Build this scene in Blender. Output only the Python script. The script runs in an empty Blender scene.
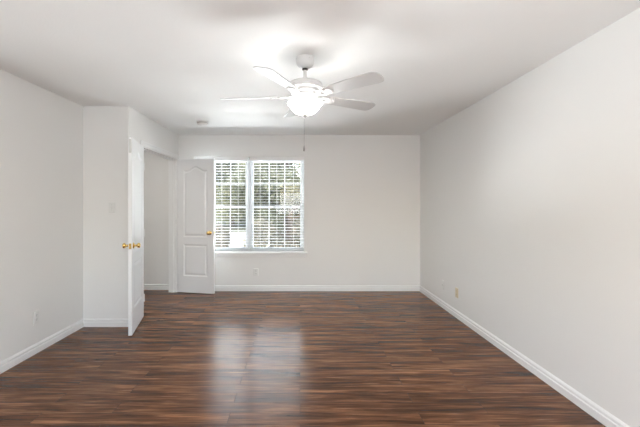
import bpy, bmesh, math, random
import numpy as np
from mathutils import Vector, Matrix
C = bpy.context.scene.collection
sc = bpy.context.scene
PI = math.pi
R = math.radians

# ------------------------------------------------------------------ camera, light, exposure
F_PX, CAM_Z = 372.0, 1.351
cam_d = bpy.data.cameras.new('camera'); cam = bpy.data.objects.new('camera', cam_d); C.objects.link(cam)
cam.location = (0, 0, CAM_Z); cam.rotation_euler = (R(90), 0, 0)
cam_d.sensor_fit = 'HORIZONTAL'; cam_d.sensor_width = 36; cam_d.lens = 36 * F_PX / 640
cam_d.shift_x = 20 / 640; cam_d.shift_y = -8.9 / 640; cam_d.clip_start = .05; cam_d.clip_end = 300
sc.camera = cam

w = bpy.data.worlds.new('sky'); sc.world = w; w.use_nodes = True
nt = w.node_tree; nt.nodes.clear()
wo = nt.nodes.new('ShaderNodeOutputWorld'); bg = nt.nodes.new('ShaderNodeBackground')
sky = nt.nodes.new('ShaderNodeTexSky'); sky.sky_type = 'NISHITA'; sky.sun_disc = False
sky.sun_elevation = R(48); sky.sun_rotation = R(200); sky.air_density = 1.2; sky.dust_density = 3.0
nt.links.new(sky.outputs[0], bg.inputs[0]); nt.links.new(bg.outputs[0], wo.inputs[0])
SKY_STRENGTH = .65
bg.inputs[1].default_value = SKY_STRENGTH

sd = bpy.data.lights.new('sun', 'SUN'); sun = bpy.data.objects.new('sun', sd); C.objects.link(sun)
sd.energy = 5.0; sd.angle = R(.6); sd.color = (1, .95, .87)
sun.rotation_euler = Vector((-.75, .35, -1.05)).to_track_quat('-Z', 'Y').to_euler(); sun.location = (0, 0, 12)

REAR_FILL_POWER = 46
FRONT_FILL_POWER = 1350
FAN_GLOW = 9.5
BULB_POWER = .75
HALL_FILL_GLOW = 10.0
vs = sc.view_settings
vs.view_transform = 'Standard'; vs.look = 'None'; vs.gamma = 1; vs.use_curve_mapping = False
vs.exposure = 1.2

# added fill lamp behind the camera, set at the added rear window
ad = bpy.data.lights.new('rear_fill_light', 'AREA'); al = bpy.data.objects.new('rear_fill_light', ad); C.objects.link(al)
ad.shape = 'RECTANGLE'; ad.size = 1.9; ad.size_y = 1.3; ad.energy = REAR_FILL_POWER; ad.color = (.95, .98, 1)
al.location = (.2, -1.40, 1.40); al.rotation_euler = (R(145), 0, 0)

# added lamp, hidden below the sill line, brightening the ceiling through the front window
fd = bpy.data.lights.new('front_fill_light', 'AREA'); fl = bpy.data.objects.new('front_fill_light', fd); C.objects.link(fl)
fd.shape = 'RECTANGLE'; fd.size = 4.2; fd.size_y = .8; fd.energy = FRONT_FILL_POWER; fd.color = (.97, .985, 1)
fl.location = (-.8, 8.8, -.19); fl.rotation_euler = Vector((0, -.90, .45)).to_track_quat('-Z', 'Y').to_euler()

# ------------------------------------------------------------------ materials
def mat(name, col, rough=.5, metal=0., spec=.5, bump=0., scale=60., emit=None, estr=0., coat=0., var=0.):
    m = bpy.data.materials.new(name); m.use_nodes = True
    n = m.node_tree; b = n.nodes['Principled BSDF']
    b.inputs['Base Color'].default_value = (*col, 1); b.inputs['Roughness'].default_value = rough
    b.inputs['Metallic'].default_value = metal; b.inputs['Specular IOR Level'].default_value = spec
    b.inputs['Coat Weight'].default_value = coat
    tc = n.nodes.new('ShaderNodeTexCoord')
    if emit:
        b.inputs['Emission Color'].default_value = (*emit, 1); b.inputs['Emission Strength'].default_value = estr
    nz = n.nodes.new('ShaderNodeTexNoise'); nz.inputs['Scale'].default_value = scale; nz.inputs['Detail'].default_value = 3
    n.links.new(tc.outputs['Object'], nz.inputs['Vector'])
    if bump:
        bp = n.nodes.new('ShaderNodeBump'); bp.inputs['Strength'].default_value = bump; bp.inputs['Distance'].default_value = .004
        n.links.new(nz.outputs[0], bp.inputs['Height']); n.links.new(bp.outputs[0], b.inputs['Normal'])
    if var:
        mx = n.nodes.new('ShaderNodeMixRGB')
        mx.inputs[1].default_value = (*[c * (1 - var) for c in col], 1); mx.inputs[2].default_value = (*[min(1, c * (1 + var)) for c in col], 1)
        n.links.new(nz.outputs[0], mx.inputs[0]); n.links.new(mx.outputs[0], b.inputs['Base Color'])
    return m

M = {}
M['wall'] = mat('wall_paint', (.862, .855, .838), .65, bump=.12, scale=140)
M['ceiling'] = mat('ceiling_paint', (.885, .88, .868), .8, bump=.3, scale=90)
M['trim'] = mat('trim_paint', (.90, .90, .895), .3, bump=.02, scale=30)
M['door'] = mat('door_paint', (.88, .885, .89), .33, bump=.03, scale=50)
M['fan'] = mat('fan_white', (.66, .655, .65), .35)
M['blade'] = mat('fan_blade_white', (.60, .595, .59), .45)
M['brass'] = mat('brass', (.80, .56, .20), .18, 1.0)
M['steel'] = mat('brushed_metal', (.6, .6, .58), .3, 1.0)
M['pewter'] = mat('pewter', (.30, .29, .28), .45, .6)
M['dark'] = mat('dark_slot', (.06, .055, .05), .5)
M['plastic'] = mat('white_plastic', (.82, .82, .80), .35)
M['beige'] = mat('almond_plastic', (.72, .62, .44), .35)
M['vinyl'] = mat('window_vinyl', (.62, .635, .65), .35)
M['blind'] = mat('blind_white', (.55, .56, .57), .4)
M['cord'] = mat('cord', (.8, .79, .76), .8)
M['det'] = mat('detector_plastic', (.70, .69, .68), .5)
M['bowl'] = mat('frosted_bowl', (.9, .88, .84), .4, emit=(1, .985, .965), estr=FAN_GLOW)
M['dome'] = mat('hall_fill_glow', (.9, .88, .84), .4, emit=(1, .97, .93), estr=HALL_FILL_GLOW)
M['bark'] = mat('bark', (.09, .07, .055), .9, bump=.8, scale=25, var=.35)
M['concrete'] = mat('concrete', (.6, .57, .54), .85, bump=.1, scale=9, var=.08)
M['grass'] = mat('lawn', (.06, .06, .03), .95, bump=.5, scale=14, var=.4)
M['brick'] = mat('neighbour_wall', (.42, .27, .21), .85, scale=5, var=.15)
M['roofing'] = mat('roof_shingle', (.17, .15, .14), .9, scale=8, var=.2)

def leaf_mat(name, c1, c2):
    m = bpy.data.materials.new(name); m.use_nodes = True; n = m.node_tree; b = n.nodes['Principled BSDF']
    g = n.nodes.new('ShaderNodeNewGeometry'); r = n.nodes.new('ShaderNodeValToRGB')
    r.color_ramp.elements[0].color = (*c1, 1); r.color_ramp.elements[1].color = (*c2, 1)
    n.links.new(g.outputs['Random Per Island'], r.inputs[0]); n.links.new(r.outputs[0], b.inputs['Base Color'])
    b.inputs['Roughness'].default_value = .55
    t = n.nodes.new('ShaderNodeBsdfTranslucent'); n.links.new(r.outputs[0], t.inputs[0])
    mx = n.nodes.new('ShaderNodeMixShader'); mx.inputs[0].default_value = .3
    n.links.new(b.outputs[0], mx.inputs[1]); n.links.new(t.outputs[0], mx.inputs[2])
    n.links.new(mx.outputs[0], n.nodes['Material Output'].inputs[0]); return m
M['leaf_a'] = leaf_mat('oak_leaves', (.03, .036, .018), (.15, .15, .09))
M['leaf_b'] = leaf_mat('pale_leaves', (.05, .055, .025), (.26, .25, .13))
M['leaf_c'] = leaf_mat('shrub_leaves', (.035, .04, .022), (.20, .17, .13))

# window glass: clear pane with Fresnel reflection
m = bpy.data.materials.new('window_glass'); m.use_nodes = True; n = m.node_tree; n.nodes.clear()
o_ = n.nodes.new('ShaderNodeOutputMaterial'); tr = n.nodes.new('ShaderNodeBsdfTransparent'); gl = n.nodes.new('ShaderNodeBsdfGlossy')
gl.inputs['Roughness'].default_value = .02; fr = n.nodes.new('ShaderNodeFresnel'); fr.inputs[0].default_value = 1.3
mx = n.nodes.new('ShaderNodeMixShader'); tr.inputs[0].default_value = (.95, .97, .97, 1)
n.links.new(fr.outputs[0], mx.inputs[0]); n.links.new(tr.outputs[0], mx.inputs[1]); n.links.new(gl.outputs[0], mx.inputs[2]); n.links.new(mx.outputs[0], o_.inputs[0])
M['glass'] = m

# dark reddish laminate planks running across the room
def floor_mat():
    m = bpy.data.materials.new('wood_laminate'); m.use_nodes = True; n = m.node_tree; b = n.nodes['Principled BSDF']; L = n.links.new
    tc = n.nodes.new('ShaderNodeTexCoord')
    br = n.nodes.new('ShaderNodeTexBrick'); br.offset = .37; br.offset_frequency = 2
    br.inputs['Scale'].default_value = 1; br.inputs['Mortar Size'].default_value = .0012; br.inputs['Mortar Smooth'].default_value = .2
    br.inputs['Brick Width'].default_value = 1.22; br.inputs['Row Height'].default_value = .127; br.inputs['Bias'].default_value = 0
    br.inputs['Color1'].default_value = (0, 0, 0, 1); br.inputs['Color2'].default_value = (1, 1, 1, 1); br.inputs['Mortar'].default_value = (.5, .5, .5, 1)
    L(tc.outputs['Object'], br.inputs['Vector'])
    # random per plank shifts the grain
    mp = n.nodes.new('ShaderNodeMapping'); mp.inputs['Scale'].default_value = (.9, 11, 1)
    sh = n.nodes.new('ShaderNodeVectorMath'); sh.operation = 'MULTIPLY_ADD'
    L(br.outputs['Color'], sh.inputs[0]); sh.inputs[1].default_value = (7, 3, 5); L(tc.outputs['Object'], sh.inputs[2])
    L(sh.outputs[0], mp.inputs['Vector'])
    n1 = n.nodes.new('ShaderNodeTexNoise'); n1.inputs['Scale'].default_value = 1.7; n1.inputs['Detail'].default_value = 7; n1.inputs['Roughness'].default_value = .68; n1.inputs['Distortion'].default_value = .5
    L(mp.outputs[0], n1.inputs['Vector'])
    mp2 = n.nodes.new('ShaderNodeMapping'); mp2.inputs['Scale'].default_value = (2.6, 95, 1); L(sh.outputs[0], mp2.inputs['Vector'])
    n2 = n.nodes.new('ShaderNodeTexNoise'); n2.inputs['Scale'].default_value = 1.4; n2.inputs['Detail'].default_value = 4; L(mp2.outputs[0], n2.inputs['Vector'])
    add = n.nodes.new('ShaderNodeMath'); add.operation = 'MULTIPLY_ADD'; L(n2.outputs[0], add.inputs[0]); add.inputs[1].default_value = .50
    L(n1.outputs[0], add.inputs[2])
    sep = n.nodes.new('ShaderNodeMath'); sep.operation = 'MULTIPLY_ADD'; L(br.outputs['Color'], sep.inputs[0]); sep.inputs[1].default_value = .085; L(add.outputs[0], sep.inputs[2])
    rp = n.nodes.new('ShaderNodeValToRGB'); cr = rp.color_ramp
    cr.elements[0].position = .53; cr.elements[0].color = (.024, .0105, .005, 1)
    cr.elements[1].position = 1.0; cr.elements[1].color = (.38, .18, .088, 1)
    e = cr.elements.new(.66); e.color = (.058, .025, .013, 1)
    e = cr.elements.new(.82); e.color = (.155, .066, .031, 1)
    L(sep.outputs[0], rp.inputs[0])
    dk = n.nodes.new('ShaderNodeMixRGB'); dk.blend_type = 'MIX'; L(br.outputs['Fac'], dk.inputs[0]); L(rp.outputs[0], dk.inputs[1]); dk.inputs[2].default_value = (.012, .006, .005, 1)
    L(dk.outputs[0], b.inputs['Base Color'])
    b.inputs['Specular IOR Level'].default_value = .19
    mr = n.nodes.new('ShaderNodeMapRange'); mr.inputs['To Min'].default_value = .17; mr.inputs['To Max'].default_value = .32; L(n2.outputs[0], mr.inputs[0]); L(mr.outputs[0], b.inputs['Roughness'])
    bp = n.nodes.new('ShaderNodeBump'); bp.inputs['Strength'].default_value = .12; bp.inputs['Distance'].default_value = .002; L(add.outputs[0], bp.inputs['Height']); L(bp.outputs[0], b.inputs['Normal'])
    return m
M['floor'] = floor_mat()

# ------------------------------------------------------------------ mesh helpers
def obj(name, bm, m, parent=None, loc=None, smooth=False, bevel=0, normals=True):
    if normals: bmesh.ops.recalc_face_normals(bm, faces=bm.faces[:])
    me = bpy.data.meshes.new(name); bm.to_mesh(me); bm.free()
    o = bpy.data.objects.new(name, me); C.objects.link(o); me.materials.append(m)
    if smooth:
        me.polygons.foreach_set('use_smooth', [True] * len(me.polygons))
        me.set_sharp_from_angle(angle=R(38))
    if bevel:
        b = o.modifiers.new('bevel', 'BEVEL'); b.width = bevel; b.segments = 2; b.limit_method = 'ANGLE'
    if parent: o.parent = parent
    if loc: o.location = loc
    return o
def box(bm, x0, x1, y0, y1, z0, z1):
    v = [bm.verts.new((x, y, z)) for z in (z0, z1) for y in (y0, y1) for x in (x0, x1)]
    for f in ((0, 2, 3, 1), (4, 5, 7, 6), (0, 1, 5, 4), (2, 6, 7, 3), (0, 4, 6, 2), (1, 3, 7, 5)):
        bm.faces.new([v[i] for i in f])
def boxes(*bs):
    bm = bmesh.new()
    for b in bs: box(bm, *b)
    return bm
def lathe(prof, n=48, mtx=None, bm=None):
    bm = bm or bmesh.new(); rings = []
    for r, z in prof:
        ring = []
        if r < 1e-6: ring = [bm.verts.new((0, 0, z))]
        else: ring = [bm.verts.new((r * math.cos(2 * PI * k / n), r * math.sin(2 * PI * k / n), z)) for k in range(n)]
        if mtx:
            for v in ring: v.co = mtx @ v.co
        rings.append(ring)
    for a, b in zip(rings, rings[1:]):
        if len(a) == 1 and len(b) == 1: continue
        for k in range(n):
            if len(a) == 1: bm.faces.new((a[0], b[k], b[(k + 1) % n]))
            elif len(b) == 1: bm.faces.new((a[k], a[(k + 1) % n], b[0]))
            else: bm.faces.new((a[k], a[(k + 1) % n], b[(k + 1) % n], b[k]))
    return bm
def prism(bm, pts, fn, d0, d1):
    """closed outline pts (2-D) between depth d0 and d1; fn(u, v, d) -> xyz"""
    a = [bm.verts.new(fn(u, v, d0)) for u, v in pts]; b = [bm.verts.new(fn(u, v, d1)) for u, v in pts]
    bm.faces.new(a); bm.faces.new(b[::-1])
    for k in range(len(pts)): bm.faces.new((a[k], b[k], b[(k + 1) % len(pts)], a[(k + 1) % len(pts)]))
def tube(bm, pts, rad, n=8):
    pts = [Vector(p) for p in pts]; rad = rad if isinstance(rad, (list, tuple)) else [rad] * len(pts); rings = []
    for i, p in enumerate(pts):
        d = (pts[min(i + 1, len(pts) - 1)] - pts[max(i - 1, 0)]).normalized()
        a = d.orthogonal().normalized() if abs(d.z) < .9 else Vector((1, 0, 0)); a = (a - d * a.dot(d)).normalized(); b = d.cross(a)
        rings.append([bm.verts.new(p + (a * math.cos(2 * PI * k / n) + b * math.sin(2 * PI * k / n)) * rad[i]) for k in range(n)])
    for a, b in zip(rings, rings[1:]):
        for k in range(n): bm.faces.new((a[k], a[(k + 1) % n], b[(k + 1) % n], b[k]))
    bm.faces.new(rings[0]); bm.faces.new(rings[-1][::-1])
def empty(name, loc, rz=0):
    o = bpy.data.objects.new(name, None); C.objects.link(o); o.location = loc; o.rotation_euler = (0, 0, rz); o.empty_display_size = .1; return o
def tag(o, label=None, cat=None, group=None, kind=None):
    if label: o['label'] = label
    if cat: o['category'] = cat
    if group: o['group'] = group
    if kind: o['kind'] = kind
    return o
def struct(name, bm, m, label=None, bevel=0):
    o = obj(name, bm, m, bevel=bevel); o['kind'] = 'structure'
    if label: o['label'] = label
    return o

# ------------------------------------------------------------------ dimensions
XL, XR, XD, YB, YA, YR, H = -2.405, 1.878, -1.90, 5.82, 4.124, -1.25, 2.44
T = .12
YH = 5.91                      # hall end wall
XH = -3.7                      # hall far side
WX0, WX1, WZ0, WZ1 = -1.66, .065, .612, 2.10   # window opening
OY0, OY1, OZ = 4.48, 5.74, 2.06               # doorway opening in the side wall

# ------------------------------------------------------------------ room shell
struct('floor', boxes((XH - T, XR + T, YR - T, YH + T + .3, -.1, 0)), M['floor'], 'dark reddish-brown wood laminate floor with planks running across the room')
struct('ceiling', boxes((XH - T, XR + T, YR - T, YH + T + .3, H, H + .12)), M['ceiling'], 'white lightly textured ceiling')
struct('wall_left', boxes((XL - T, XL, YR - T, YA, 0, H)), M['wall'], 'off-white left wall with an outlet near the floor')
struct('wall_right', boxes((XR, XR + T, YR - T, YB + .15, 0, H)), M['wall'], 'long bare off-white right wall')
struct('wall_back', boxes((XD - T, WX0, YB, YB + .15, 0, H), (WX1, XR, YB, YB + .15, 0, H), (WX0, WX1, YB, YB + .15, 0, WZ0), (WX0, WX1, YB, YB + .15, WZ1, H)), M['wall'], 'off-white back wall around the window')
struct('wall_alcove', boxes((XH, XD, YA, YA + T, 0, H)), M['wall'], 'narrow grey-white wall beside the open doorway, carrying a light switch')
struct('wall_doorway', boxes((XD - T, XD, YA + T, OY0, 0, H), (XD - T, XD, OY1, YB, 0, H), (XD - T, XD, OY0, OY1, OZ, H)), M['wall'], 'off-white side wall with the double doorway')
struct('wall_hall_end', boxes((XH, XD - T, YH, YH + T, 0, H)), M['wall'], 'hallway wall seen through the doorway')
struct('wall_hall_side', boxes((XH - T, XH, YA, YH + T, 0, H)), M['wall'])
# rear wall; its window behind the camera is added for fill light
RX0, RX1, RZ0, RZ1 = -.75, 1.15, .8, 2.1
struct('wall_rear', boxes((XL, RX0, YR - T, YR, 0, H), (RX1, XR, YR - T, YR, 0, H), (RX0, RX1, YR - T, YR, 0, RZ0), (RX0, RX1, YR - T, YR, RZ1, H)), M['wall'])

# baseboards: stepped colonial profile swept along each wall
BP = [(0, 0), (.016, 0), (.016, .050), (.008, .054), (.008, .061), (.013, .065), (.013, .075), (.006, .084), (0, .088)]
def baseboard(name, segs, label=None):
    bm = bmesh.new()
    for (x0, y0), (x1, y1), (nx, ny) in segs:
        a = [bm.verts.new((x0 + nx * u, y0 + ny * u, v)) for u, v in BP]; b = [bm.verts.new((x1 + nx * u, y1 + ny * u, v)) for u, v in BP]
        bm.faces.new(a); bm.faces.new(b[::-1])
        for k in range(len(BP)): bm.faces.new((a[k], b[k], b[(k + 1) % len(BP)], a[(k + 1) % len(BP)]))
    return struct(name, bm, M['trim'], label)
baseboard('baseboard_left', [((XL, YR), (XL, YA), (1, 0))], 'white baseboard along the left wall')
baseboard('baseboard_right', [((XR, YR), (XR, YB), (-1, 0))], 'white baseboard along the right wall')
baseboard('baseboard_back', [((XD, YB), (XR, YB), (0, -1))], 'white baseboard under the window')
baseboard('baseboard_alcove', [((XL, YA), (XD + .015, YA), (0, -1))], 'white baseboard under the light switch')
baseboard('baseboard_doorway', [((XD, YA - .015), (XD, OY0 - .06), (1, 0))])
baseboard('baseboard_hall', [((XH, YH), (XD - T, YH), (0, -1))], 'white baseboard in the hallway')
baseboard('baseboard_rear', [((XL, YR), (XR, YR), (0, 1))])

# doorway lining and casing
struct('trim_1', boxes((XD - T - .004, XD + .004, OY0, OY0 + .018, 0, OZ), (XD - T - .004, XD + .004, OY1 - .018, OY1, 0, OZ), (XD - T - .004, XD + .004, OY0 + .018, OY1 - .018, OZ - .018, OZ),
     (XD - .075, XD - .040, OY0 + .018, OY0 + .030, 0, OZ - .03), (XD - .075, XD - .040, OY1 - .030, OY1 - .018, 0, OZ - .03), (XD - .075, XD - .040, OY0 + .018, OY1 - .018, OZ - .030, OZ - .018)),
     M['trim'], 'white lining of the doorway', bevel=.002)
cz = .057
struct('trim_2', boxes((XD, XD + .012, OY0 - cz, OY0 + .004, 0, OZ + cz), (XD, XD + .012, OY1 - .004, OY1 + cz, 0, OZ + cz), (XD, XD + .012, OY0 + .004, OY1 - .004, OZ - .004, OZ + cz),
     (XD + .012, XD + .017, OY0 - cz, OY0 - cz + .02, 0, OZ + cz), (XD + .012, XD + .017, OY1 + cz - .02, OY1 + cz, 0, OZ + cz), (XD + .012, XD + .017, OY0 - cz + .02, OY1 + cz - .02, OZ + cz - .02, OZ + cz)),
     M['trim'], 'white casing around the doorway', bevel=.002)

# window stool and apron
struct('trim_3', boxes((WX0 - .05, WX1 + .05, YB - .055, YB, WZ0 - .028, WZ0), (WX0 + .002, WX1 - .002, YB, YB + .075, WZ0 - .004, WZ0 + .006)), M['trim'], 'white window stool under the blinds', bevel=.005)
struct('trim_4', boxes((WX0 - .03, WX1 + .03, YB - .012, YB, WZ0 - .078, WZ0 - .028)), M['trim'], 'white apron board below the window stool', bevel=.003)

# ------------------------------------------------------------------ windows (two mulled single-hung units with grids)
XM = -.80
def window(name, x0, x1, label):
    y0, y1 = YB + .075, YB + .14
    root = empty(name, ((x0 + x1) / 2, y0, WZ0)); tag(root, label, kind='structure')
    ox, oy, oz = root.location
    def P(nm, m, *bs, bevel=.002, parent=root):
        return obj(nm, boxes(*[(a - ox, b - ox, c - oy, d - oy, e - oz, f - oz) for a, b, c, d, e, f in bs]), m, parent, bevel=bevel)
    z0, z1, fw = WZ0, WZ1, .028
    P('window_frame', M['vinyl'], (x0, x0 + fw, y0, y1, z0, z1), (x1 - fw, x1, y0, y1, z0, z1), (x0 + fw, x1 - fw, y0, y1, z0, z0 + fw), (x0 + fw, x1 - fw, y0, y1, z1 - fw, z1))
    zm = 1.312; a0, a1 = x0 + fw, x1 - fw
    for nm, s0, s1, ya in (('lower_sash', z0 + fw, zm + .018, y0 + .006), ('upper_sash', zm - .018, z1 - fw, y0 + .034)):
        sw = .032; yb = ya + .024
        s = P(nm, M['vinyl'], (a0, a0 + sw, ya, yb, s0, s1), (a1 - sw, a1, ya, yb, s0, s1), (a0 + sw, a1 - sw, ya, yb, s0, s0 + sw), (a0 + sw, a1 - sw, ya, yb, s1 - sw, s1))
        g0, g1, h0, h1 = a0 + sw, a1 - sw, s0 + sw, s1 - sw
        bars = [(g0 + (g1 - g0) * k / 3 - .006, g0 + (g1 - g0) * k / 3 + .006, ya + .005, ya + .0105, h0, h1) for k in (1, 2)] + [(g0, g1, ya + .006, ya + .0115, (h0 + h1) / 2 - .006, (h0 + h1) / 2 + .006)]
        P('muntin_grid', M['vinyl'], *bars, bevel=0, parent=s)
        P('pane', M['glass'], (g0 - .004, g1 + .004, ya + .012, ya + .015, h0 - .004, h1 + .004), bevel=0, parent=s)
    P('sash_lock', M['vinyl'], ((a0 + a1) / 2 - .03, (a0 + a1) / 2 + .03, y0 - .006, y0 + .012, zm + .018, zm + .034))
    return root
window('window_1', WX0, XM, 'left half of the white gridded double window, partly behind the open door')
window('window_2', XM, WX1, 'right half of the white gridded double window')

# ------------------------------------------------------------------ venetian blinds (two-inch slats, open)
def blind(x0, x1, zb, label):
    yc = YB + .038
    root = empty('window_blind', ((x0 + x1) / 2, yc, WZ0)); tag(root, label, 'blind', 'white blinds in the window')
    ox, oy, oz = root.location
    hw = (x1 - x0) / 2
    top = WZ1 - .002 - oz
    obj('headrail', boxes((-hw, hw, -.022, .028, top - .045, top)), M['blind'], root, bevel=.002)
    obj('valance', boxes((-hw, hw, -.034, -.027, top - .062, top), (-hw, hw, -.037, -.034, top - .010, top - .002), (-hw, hw, -.037, -.034, top - .060, top - .052)), M['trim'], root, bevel=.001)
    bm = bmesh.new(); z = top - .085; zbot = zb - oz; t = R(3)
    while z > zbot + .03:
        pts = [(-.025, 0), (-.012, .0016), (0, .0022), (.012, .0016), (.025, 0), (.025, -.0026), (0, -.0006), (-.025, -.0026)]
        pr = [(u * math.cos(t) - v * math.sin(t), u * math.sin(t) + v * math.cos(t) + z) for u, v in pts]
        prism(bm, pr, lambda u, v, d: (d, u, v), -hw + .004, hw - .004)
        z -= .0445
    obj('slats', bm, M['blind'], root)
    obj('bottom_rail', boxes((-hw + .003, hw - .003, -.026, .026, zbot, zbot + .016)), M['blind'], root, bevel=.003)
    for fx in (-.62, 0, .62):
        for yy in (-.027, .027):
            bm = bmesh.new(); tube(bm, [(fx * hw, yy, zbot + .01), (fx * hw, yy, top - .05)], .0011, 6); obj('ladder_cord', bm, M['cord'], root)
    bm = bmesh.new(); tube(bm, [(hw - .035, -.042, top - .05), (hw - .035, -.043, top - .75)], .0045, 6); wd = obj('tilt_wand', bm, M['plastic'], root)
    bm = bmesh.new(); tube(bm, [(-hw + .05, -.041, top - .05), (-hw + .05, -.042, top - 1.02)], .0015, 6)
    lc = obj('lift_cord', bm, M['cord'], root)
    obj('cord_tassel', lathe([(0, 0), (.006, -.004), (.008, -.03), (0, -.036)], 12), M['plastic'], lc, loc=(-hw + .05, -.042, top - 1.02), smooth=True)
blind(WX0 + .006, XM - .012, .645, 'white horizontal blind on the left, its left part behind the open door')
blind(XM + .012, WX1 - .006, .632, 'white horizontal blind on the right, fully visible in the window')

# ------------------------------------------------------------------ doors
DH, DT = 2.032, .035
def arch_outline(x0, x1, z0, z1, rise, n=24):
    pts = [(x0, z0), (x1, z0), (x1, z1)]
    if rise:
        for k in range(1, n):
            s = k / n; x = x1 + (x0 - x1) * s
            if s < .12 or s > .88: h = 0
            else: h = .5 - .5 * math.cos(2 * PI * (s - .12) / .76)
            pts.append((x, z1 + rise * h))
    pts.append((x0, z1)); return pts
def inset(pts, d):
    n = len(pts); out = []
    for i in range(n):
        p0, p, p1 = Vector(pts[i - 1]), Vector(pts[i]), Vector(pts[(i + 1) % n])
        e0 = (p - p0).normalized(); e1 = (p1 - p).normalized()
        n0 = Vector((-e0.y, e0.x)); n1 = Vector((-e1.y, e1.x)); b = (n0 + n1).normalized()
        out.append(tuple(p + b * d / max(.4, b.dot(n0))))
    return out
def knob(parent, x, z, side, y):
    mt = Matrix.Translation((x, y, z)) @ Matrix.Rotation(R(90) * side, 4, 'X')
    k = obj('door_knob', lathe([(0, .0), (.031, 0), (.032, .004), (.026, .009), (.013, .012), (.011, .03), (.014, .036), (.024, .042), (.0275, .052), (.026, .061), (.017, .068), (0, .070)], 28, mt), M['brass'], parent, smooth=True)
    k['label'] = 'polished brass knob'
def door(name, DW, hinge, ang, label, bolt=False, hand=1):
    """leaf runs along local +x from the hinge; thickness in local y 0..hand*DT"""
    ya, yb = (0, DT) if hand > 0 else (-DT, 0)
    outer = [(0, 0), (DW, 0), (DW, DH), (0, DH)]
    p1 = arch_outline(.105, DW - .105, .25, .735, 0)
    p2 = arch_outline(.105, DW - .105, .845, 1.865, .062)
    bm = bmesh.new()
    def ring(pts, y): return [bm.verts.new((u, y, v)) for u, v in pts]
    loops = []
    for y in (ya, yb):
        ls = [ring(p, y) for p in (outer, p1, p2)]; loops.append(ls)
        eds = [bm.edges.new((l[k], l[(k + 1) % len(l)])) for l in ls for k in range(len(l))]
        bmesh.ops.triangle_fill(bm, edges=eds, use_beauty=True, use_dissolve=False)
    for la, lb in zip(*loops):
        for k in range(len(la)): bm.faces.new((la[k], lb[k], lb[(k + 1) % len(lb)], la[(k + 1) % len(la)]))
    root = obj(name, bm, M['door']); root.location = (*hinge, .010); root.rotation_euler = (0, 0, ang)
    tag(root, label, kind='structure')
    for p in (p1, p2):
        bm = bmesh.new()
        prof = [(0, 0), (.004, .0035), (.012, .0075), (.020, .0095), (.026, .0095), (.034, .005), (.044, .0022), (.050, .0015)]
        rings = []
        for y, s in ((ya, 1), (yb, -1)):
            prev = None
            for d, dep in prof:
                r = [bm.verts.new((u, y + s * dep, v)) for u, v in (inset(p, d) if d else p)]
                if prev:
                    for k in range(len(r)): bm.faces.new((prev[k], r[k], r[(k + 1) % len(r)], prev[(k + 1) % len(r)]))
                else: rings.append(r)
                prev = r
            bm.faces.new(prev)
        obj('panel', bm, M['door'], root)
    kz = .915
    knob(root, DW - .065, kz, 1, ya); knob(root, DW - .065, kz, -1, yb)
    ym = (ya + yb) / 2
    obj('latch_plate', boxes((DW - .001, DW + .0012, ym - .0125, ym + .0125, kz - .028, kz + .028), (DW, DW + .010, ym - .006, ym + .006, kz - .007, kz + .007)), M['brass'], root)
    if bolt: obj('flush_bolt', boxes((DW - .001, DW + .0015, ym - .012, ym + .012, DH - .16, DH - .02), (DW, DW + .003, ym - .006, ym + .006, DH - .11, DH - .085)), M['steel'], root)
    for hz in (.22, 1.0, 1.80):
        bm = bmesh.new(); hy = ya if hand > 0 else yb
        tube(bm, [(-.006, ya - .004 if hand > 0 else yb + .004, hz - .045), (-.006, ya - .004 if hand > 0 else yb + .004, hz + .045)], .006, 10)
        box(bm, -.004, -.0005, ya + .002, yb - .002, hz - .045, hz + .045)
        obj('hinge', bm, M['trim'], root, smooth=True)
    return root
# near leaf: hinged at the near jamb, folded back along the wall towards the camera
ang1 = math.atan2(-.662, .157)
door('door_1', .680, (XD + .022, OY0 - .008), ang1, 'white arched two-panel door folded back against the wall corner, seen almost edge-on', bolt=True, hand=-1)
ang2 = math.atan2(-.13, .60)
door('door_2', .605, (XD + .022, OY1 + .012), ang2, 'white arched two-panel door standing open in front of the window', hand=-1)

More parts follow.
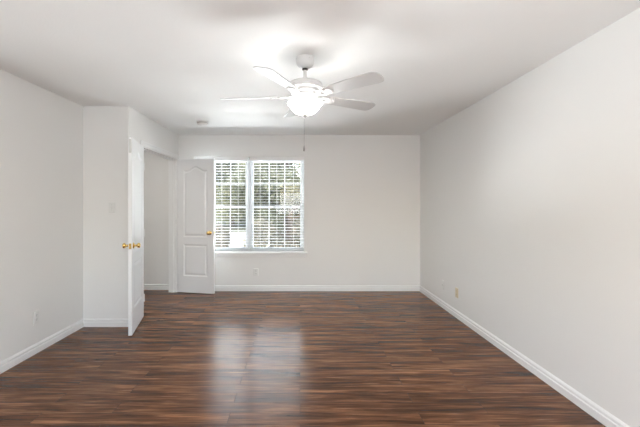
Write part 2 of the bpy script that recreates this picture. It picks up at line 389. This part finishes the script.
# ------------------------------------------------------------------ electrical plates
def plate(kind, name, loc, rz, label, m, cat, group=None):
    root = empty(name, loc, rz); tag(root, label, cat, group)
    pw, ph = .036, .058                                 # faces local -y
    bm = bmesh.new(); pts = [(-pw, -ph), (pw, -ph), (pw, ph), (-pw, ph)]
    a = [bm.verts.new((u, 0, v)) for u, v in pts]; b = [bm.verts.new((u * .98, -.003, v * .985)) for u, v in pts]; c = [bm.verts.new((u * .9, -.006, v * .94)) for u, v in pts]
    bm.faces.new(a); bm.faces.new(c)
    for p, q in ((a, b), (b, c)):
        for k in range(4): bm.faces.new((p[k], p[(k + 1) % 4], q[(k + 1) % 4], q[k]))
    obj('cover_plate', bm, m, root)
    if kind == 'outlet':
        for zc in (.0195, -.0195):
            bm = bmesh.new(); pts = []
            for k in range(24):
                t = 2 * PI * k / 24; pts.append((max(-.0145, min(.0145, .017 * math.cos(t))), zc + .0145 * math.sin(t)))
            prism(bm, pts, lambda u, v, d: (u, d, v), -.0055, -.008); r = obj('receptacle', bm, m, root)
            obj('slots', boxes((-.0075, -.0050, -.0084, -.0078, zc - .001, zc + .008), (.0050, .0075, -.0084, -.0078, zc - .001, zc + .007), (-.0025, .0025, -.0084, -.0078, zc - .009, zc - .005)), M['dark'], r)
        obj('screw', lathe([(0, .0005), (.0032, .0005), (.0028, .0016), (0, .002)], 12, Matrix.Translation((0, -.0055, 0)) @ Matrix.Rotation(R(90), 4, 'X')), M['steel'], root)
    elif kind == 'switch':
        obj('switch_surround', boxes((-.006, .006, -.0068, -.005, -.0125, .0125)), M['det'], root)
        bm = bmesh.new(); prism(bm, [(-.005, -.010), (-.005, .004), (-.017, .011), (-.018, .006)], lambda u, v, d: (d, u, v), -.0042, .0042); obj('toggle', bm, m, root, bevel=.001)
        for zc in (-.03, .03): obj('screw', lathe([(0, .0005), (.0032, .0005), (.0028, .0016), (0, .002)], 12, Matrix.Translation((0, -.0055, zc)) @ Matrix.Rotation(R(90), 4, 'X')), M['steel'], root)
    elif kind == 'coax':
        obj('coax_jack', lathe([(0, 0), (.0075, 0), (.0075, .003), (.0047, .003), (.0047, .011), (.002, .011), (.002, .008), (0, .008)], 16, Matrix.Translation((0, -.0055, 0)) @ Matrix.Rotation(R(90), 4, 'X')), M['steel'], root, smooth=True)
    return root
plate('outlet', 'wall_outlet', (XL, 3.385, .325), R(90), 'white outlet low on the left wall', M['plastic'], 'outlet', 'wall outlets')
plate('outlet', 'wall_outlet', (-.69, YB, .295), 0, 'white outlet on the back wall below the window', M['plastic'], 'outlet', 'wall outlets')
plate('outlet', 'wall_outlet', (XR, 4.45, .296), R(-90), 'almond beige outlet low on the right wall', M['beige'], 'outlet', 'wall outlets')
plate('coax', 'wall_plate', (XR, 4.88, .297), R(-90), 'white cable jack plate on the right wall, nearer the back corner than the beige outlet', M['plastic'], 'wall plate')
plate('switch', 'light_switch', (-2.084, YA, 1.32), 0, 'white light switch on the narrow wall left of the open door', M['plastic'], 'switch')

# ------------------------------------------------------------------ smoke detector
sdx = empty('smoke_detector', (-1.285, 4.90, H)); tag(sdx, 'small round smoke detector on the ceiling near the doorway', 'smoke detector')
obj('mounting_base', lathe([(0, 0), (.075, 0), (.077, -.006), (.074, -.012), (0, -.012)], 40), M['plastic'], sdx, smooth=True)
obj('housing', lathe([(.066, -.012), (.066, -.018), (.070, -.022), (.068, -.030), (.055, -.040), (.030, -.044), (0, -.045)], 40), M['det'], sdx, smooth=True)
obj('vent_ring', lathe([(.067, -.0125), (.067, -.0175)], 40), M['dark'], sdx)
obj('test_button', lathe([(.012, -.0435), (.012, -.047), (.009, -.048), (0, -.048)], 20), M['plastic'], sdx, smooth=True)

# ------------------------------------------------------------------ ceiling fan
FX, FY = .037, 2.755
fan = empty('ceiling_fan', (FX, FY, H)); tag(fan, 'white five-blade ceiling fan with a lit frosted glass bowl and pull chain', 'ceiling fan')
obj('canopy', lathe([(0, 0), (.066, 0), (.069, -.010), (.069, -.030), (.064, -.050), (.052, -.066), (.036, -.077), (.022, -.081), (0, -.081)], 48), M['fan'], fan, smooth=True)
for k in range(4):
    a = k * PI / 2 + .5
    obj('canopy_screw', lathe([(0, 0), (.005, 0), (.004, .003), (0, .004)], 10, Matrix.Translation((.0685 * math.cos(a), .0685 * math.sin(a), -.022)) @ Matrix.Rotation(a, 4, 'Z') @ Matrix.Rotation(R(90), 4, 'Y')), M['steel'], fan)
obj('downrod', lathe([(.0125, -.078), (.0125, -.175)], 20), M['fan'], fan, smooth=True)
obj('rod_collar', lathe([(.0126, -.078), (.021, -.083), (.022, -.091), (.0126, -.096)], 24), M['dark'], fan, smooth=True)
obj('coupling', lathe([(.0126, -.150), (.020, -.152), (.022, -.170), (.030, -.178), (.030, -.184)], 28), M['fan'], fan, smooth=True)
obj('motor_housing', lathe([(0, -.180), (.070, -.181), (.108, -.186), (.124, -.194), (.129, -.204), (.129, -.218), (.124, -.222), (.124, -.232), (.116, -.240), (.106, -.244), (.104, -.262), (.094, -.272), (.070, -.276), (0, -.276)], 64), M['fan'], fan, smooth=True)
obj('flywheel', lathe([(0, -.276), (.088, -.276), (.090, -.282), (.086, -.292), (.060, -.296), (0, -.296)], 48), M['fan'], fan, smooth=True)
obj('switch_housing', lathe([(0, -.296), (.058, -.296), (.062, -.304), (.062, -.322), (.052, -.330), (0, -.330)], 56), M['fan'], fan, smooth=True)
obj('lamp_rod', lathe([(.006, -.328), (.006, -.432)], 10), M['steel'], fan)
for k in range(3):
    a = R(90 + 120 * k); cx, cy = .062 * math.cos(a), .062 * math.sin(a)
    bm = bmesh.new(); tube(bm, [(cx * .5, cy * .5, -.325), (cx * .9, cy * .9, -.345)], .012, 10); obj('lamp_socket', bm, M['fan'], fan, smooth=True)
    ld = bpy.data.lights.new('bulb', 'POINT'); ld.energy = BULB_POWER; ld.color = (1, .985, .965); ld.shadow_soft_size = .022
    lo = bpy.data.objects.new('bulb', ld); C.objects.link(lo); lo.parent = fan; lo.location = (cx, cy, -.384)
lamp = obj('light_bowl', lathe([(.124, -.336), (.128, -.338), (.128, -.347), (.116, -.351), (.110, -.362), (.101, -.380), (.087, -.397), (.068, -.411), (.045, -.419), (.020, -.423), (.0065, -.424)], 56), M['bowl'], fan, smooth=True)
obj('bowl_glow_shield', lathe([(.1235, -.336), (.112, -.347), (.106, -.361), (.097, -.378), (.083, -.393), (.065, -.406), (.043, -.415), (.020, -.419), (.0065, -.420)], 40), M['fan'], fan, smooth=True)  # added inner shell, blocks the bowl's glow from going upward
lamp['label'] = 'glowing frosted glass bowl'
obj('finial', lathe([(0, -.4245), (.020, -.4245), (.021, -.430), (.012, -.435), (.007, -.441), (.008, -.446), (0, -.451)], 24), M['pewter'], fan, smooth=True)
def chain(x, y, z0, z1):
    bm = bmesh.new(); z = z0
    while z > z1:
        lathe([(0, .0022), (.0016, .0014), (.0022, 0), (.0016, -.0014), (0, -.0022)], 8, Matrix.Translation((x, y, z)), bm); z -= .0062
    tube(bm, [(x, y, z0), (x, y, z1)], .0008, 5)
    c = obj('pull_chain', bm, M['pewter'], fan)
    obj('chain_pendant', lathe([(0, 0), (.003, -.002), (.0035, -.012), (.0065, -.020), (.0065, -.040), (.004, -.045), (0, -.046)], 14), M['pewter'], c, loc=(x, y, z1), smooth=True)
chain(-.006, -.006, -.455, -.650)

def blade_set(a):
    rot = Matrix.Rotation(a, 4, 'Z') @ Matrix.Translation((0, 0, -.290)) @ Matrix.Rotation(R(-13), 4, 'X')
    # rotation about the blade's own long axis: the leading (counter-clockwise) edge is lower
    r0, r1 = .195, .645; pts = []
    w0, w1 = .052, .068
    pts.append((r0, -w0 + .012)); pts.append((r0 + .012, -w0))
    n = 10
    for k in range(n + 1): t = k / n; x = r0 + .012 + (r1 - .055 - r0 - .012) * t; pts.append((x, -(w0 + (w1 - w0) * t)))
    for k in range(1, 12):
        t = -PI / 2 + PI * k / 12; cx = abs(math.cos(t)) ** .75; s = math.copysign(abs(math.sin(t)) ** .75, math.sin(t)); pts.append((r1 - .055 + .055 * cx, w1 * s))
    for k in range(n, -1, -1): t = k / n; x = r0 + .012 + (r1 - .055 - r0 - .012) * t; pts.append((x, (w0 + (w1 - w0) * t)))
    pts.append((r0, w0 - .012))
    clean = [pts[0]]
    for p in pts[1:]:
        if (Vector(p) - Vector(clean[-1])).length > 1e-4: clean.append(p)
    bm = bmesh.new(); prism(bm, clean, lambda u, v, d: rot @ Vector((u, v, d)), .0, .007)
    b = obj('blade', bm, M['blade'], fan, bevel=.0015)
    # blade iron: tapering arm opening into a ring, with a three-lobed mounting plate
    bm = bmesh.new()
    ra = Matrix.Rotation(a, 4, 'Z')
    def pt(u, v, z): return tuple((rot @ Vector((u, v, z))))
    arm = [(.070, .017), (.095, .013), (.115, .013), (.135, .021)]
    prev = None
    for u, hw in arm:
        t = (u - .070) / .065; zc = (1 - t)
        cen = ra @ Vector((u, 0, -.288 + .000)); q = []
        tw = R(-13) * t
        for v, z in ((-hw, -.005), (hw, -.005), (hw, .005), (-hw, .005)):
            y = v * math.cos(tw) - z * math.sin(tw); zz = v * math.sin(tw) + z * math.cos(tw)
            q.append(bm.verts.new(ra @ Vector((u, y, -.292 + zz - .003 * t))))
        if prev:
            for k in range(4): bm.faces.new((prev[k], prev[(k + 1) % 4], q[(k + 1) % 4], q[k]))
        else: bm.faces.new(q)
        prev = q
    bm.faces.new(prev[::-1])
    N = 28; rings = []
    for rx, ry, z in ((.040, .040, -.001), (.040, .040, -.009), (.020, .022, -.009), (.020, .022, -.001)):
        rings.append([bm.verts.new(pt(.168 + rx * math.cos(2 * PI * k / N), ry * math.sin(2 * PI * k / N), z)) for k in range(N)])
    for i in range(4):
        A, B = rings[i], rings[(i + 1) % 4]
        for k in range(N): bm.faces.new((A[k], A[(k + 1) % N], B[(k + 1) % N], B[k]))
    pl = [(.200, -.030), (.232, -.036), (.246, -.026), (.250, -.012), (.262, 0), (.250, .012), (.246, .026), (.232, .036), (.200, .030)]
    prism(bm, pl, pt, -.001, -.007)
    irn = obj('blade_iron', bm, M['fan'], fan, smooth=True)
    bm = bmesh.new()
    for u, v in ((.235, -.024), (.235, .024), (.248, 0)): lathe([(0, -.0072), (.004, -.0072), (.003, -.0095), (0, -.010)], 10, rot @ Matrix.Translation((u, v, 0)), bm)
    obj('iron_screws', bm, M['fan'], irn)
for k in range(5): blade_set(R(101 + 72 * k))

# added dome lamp, out of view, to brighten the hall beyond the doorway
hl = empty('hall_fill_lamp', (-2.95, 4.95, H)); tag(hl, 'added dome lamp, out of view on the hallway ceiling, for fill light', 'fill lamp')
obj('lamp_base', lathe([(0, 0), (.15, 0), (.155, -.02), (.14, -.03), (0, -.03)], 40), M['fan'], hl, smooth=True)
obj('fill_dome', lathe([(.14, -.03), (.135, -.06), (.10, -.09), (.05, -.108), (0, -.112)], 40), M['dome'], hl, smooth=True)

# frame of the unseen window added behind the camera for fill light
struct('added_rear_window', boxes((RX0, RX0 + .04, YR - .1, YR - .05, RZ0, RZ1), (RX1 - .04, RX1, YR - .1, YR - .05, RZ0, RZ1), (RX0 + .04, RX1 - .04, YR - .1, YR - .05, RZ0, RZ0 + .04), (RX0 + .04, RX1 - .04, YR - .1, YR - .05, RZ1 - .04, RZ1), ((RX0 + RX1) / 2 - .02, (RX0 + RX1) / 2 + .02, YR - .1, YR - .05, RZ0 + .04, RZ1 - .04)), M['vinyl'])

# ------------------------------------------------------------------ outside
GZ = -.45
struct('ground', boxes((-40, 40, YB + .5, 60, GZ - .2, GZ)), M['grass'], 'lawn outside the window')
struct('bounce_slab', boxes((-7, 6, YB + .5, 8.3, GZ, GZ + .04)), M['concrete'])  # added pale slab, out of view, to throw sunlight up into the room
bm = bmesh.new(); prism(bm, [(-4.6, 9.0), (-1.2, 9.0), (-3.0, 24), (-9.5, 24)], lambda u, v, d: (u, v, d), GZ, GZ + .03)
struct('driveway', bm, M['concrete'], 'sunlit pale concrete outside the left half of the window')
def foliage(name, blobs, per, size, m, seed, parent=None, loc=(0, 0, 0)):
    rng = np.random.default_rng(seed); P = []
    for (cx, cy, cz_, rx, ry, rz) in blobs:
        d = rng.normal(size=(per, 3)); d /= np.linalg.norm(d, axis=1)[:, None]
        r = rng.random(per) ** .45
        P.append(np.array([cx, cy, cz_]) + d * r[:, None] * np.array([rx, ry, rz]))
    P = np.concatenate(P); n = len(P)
    a = rng.normal(size=(n, 3)); a /= np.linalg.norm(a, axis=1)[:, None]
    b = rng.normal(size=(n, 3)); b -= a * (a * b).sum(1)[:, None]; b /= np.linalg.norm(b, axis=1)[:, None]
    s = size * (.6 + .8 * rng.random(n))[:, None]
    V = np.stack([P - a * s, P + b * s * .45, P + a * s, P - b * s * .45], 1).reshape(-1, 3)
    me = bpy.data.meshes.new(name); me.from_pydata(V.tolist(), [], np.arange(4 * n).reshape(-1, 4).tolist())
    o = bpy.data.objects.new(name, me); C.objects.link(o); me.materials.append(m)
    if parent: o.parent = parent
    o.location = loc; return o
def tree(x, y, h, spread, m, seed, label, low=1.6, nb=24, per=1300, size=.05, name='leafy_tree'):
    rnd = random.Random(seed); root = empty(name, (x, y, GZ)); tag(root, label, 'tree', 'trees outside the window')
    bm = bmesh.new(); lean = rnd.uniform(-.3, .3)
    tube(bm, [(0, 0, -.1), (lean * .2, .05, h * .2), (lean * .5, .0, h * .45), (lean, .1, h * .8)], [.17, .13, .10, .04], 10); obj('trunk', bm, M['bark'], root, smooth=True)
    bm = bmesh.new(); blobs = []
    for k in range(nb):
        a = rnd.uniform(0, 2 * PI); zz = rnd.uniform(low, h); r = spread * rnd.uniform(.35, 1) * (1 - .4 * abs(zz / h - .55))
        e = Vector((r * math.cos(a), r * math.sin(a), zz)); s = Vector((lean * .5, 0, min(h * .7, max(.6, zz - rnd.uniform(.5, 1.2)))))
        mid = (s + e) / 2 + Vector((rnd.uniform(-.2, .2), rnd.uniform(-.2, .2), rnd.uniform(.0, .3)))
        tube(bm, [s, mid, e], [.05, .03, .012], 6)
        q = spread * rnd.uniform(.28, .45); blobs.append((e.x, e.y, e.z, q, q, q * .8))
    obj('branches', bm, M['bark'], root, smooth=True)
    foliage('crown', blobs, per, size, m, seed, root)
def shrub(x, y, w_, h_, m, seed, label, per=1100):
    rnd = random.Random(seed); root = empty('garden_shrub', (x, y, GZ)); tag(root, label, 'shrub', 'shrubs outside the window')
    bm = bmesh.new(); blobs = []
    for k in range(9):
        e = Vector((rnd.uniform(-w_, w_) * .7, rnd.uniform(-w_, w_) * .5, h_ * rnd.uniform(.3, .85))); tube(bm, [(0, 0, 0), e * .5 + Vector((0, 0, .08)), e], [.02, .014, .006], 6)
        blobs.append((e.x, e.y, e.z, w_ * .42, w_ * .4, h_ * .26))
    obj('stems', bm, M['bark'], root, smooth=True); foliage('leaves', blobs, per, .038, m, seed, root)
tree(-3.9, 13.4, 5.2, 1.7, M['leaf_a'], 3, 'green leafy tree outside the left half of the window', low=2.1)
tree(-.3, 11.6, 5.0, 1.6, M['leaf_a'], 8, 'leafy tree with bare diagonal branches outside the right half of the window', low=1.3, nb=34)
tree(-2.2, 19.5, 7.5, 2.6, M['leaf_b'], 12, 'pale yellow-green tree farther back between the others', low=1.4, nb=20)
tree(1.9, 15.5, 6.5, 2.1, M['leaf_a'], 15, 'dark green tree at the right edge of the window view', low=1.2, nb=20)
tree(-8.4, 21, 7.5, 3.0, M['leaf_a'], 21, 'far tree behind the pale concrete', low=1.0, nb=26)
tree(-5.6, 31, 9, 4.0, M['leaf_b'], 22, 'pale far tree beyond the end of the concrete', low=.8, nb=50, size=.09)
tree(2.9, 28, 9, 4.0, M['leaf_a'], 23, 'dark far tree behind the right half of the window', low=.8, nb=50, size=.09)
shrub(-.3, 13.6, 1.1, 1.9, M['leaf_c'], 34, 'tall shrub standing behind the tree with diagonal branches')
shrub(-6.6, 17.0, 1.0, 1.7, M['leaf_c'], 35, 'shrub beyond the far left edge of the concrete')
shrub(-.72, 9.2, .72, 1.35, M['leaf_c'], 31, 'brownish green shrub below the right half of the window')
shrub(.45, 9.9, .7, 1.45, M['leaf_c'], 32, 'green shrub low at the right edge of the window')
shrub(-2.45, 10.9, .42, 1.15, M['leaf_c'], 33, 'small reddish shrub beside the open door edge')
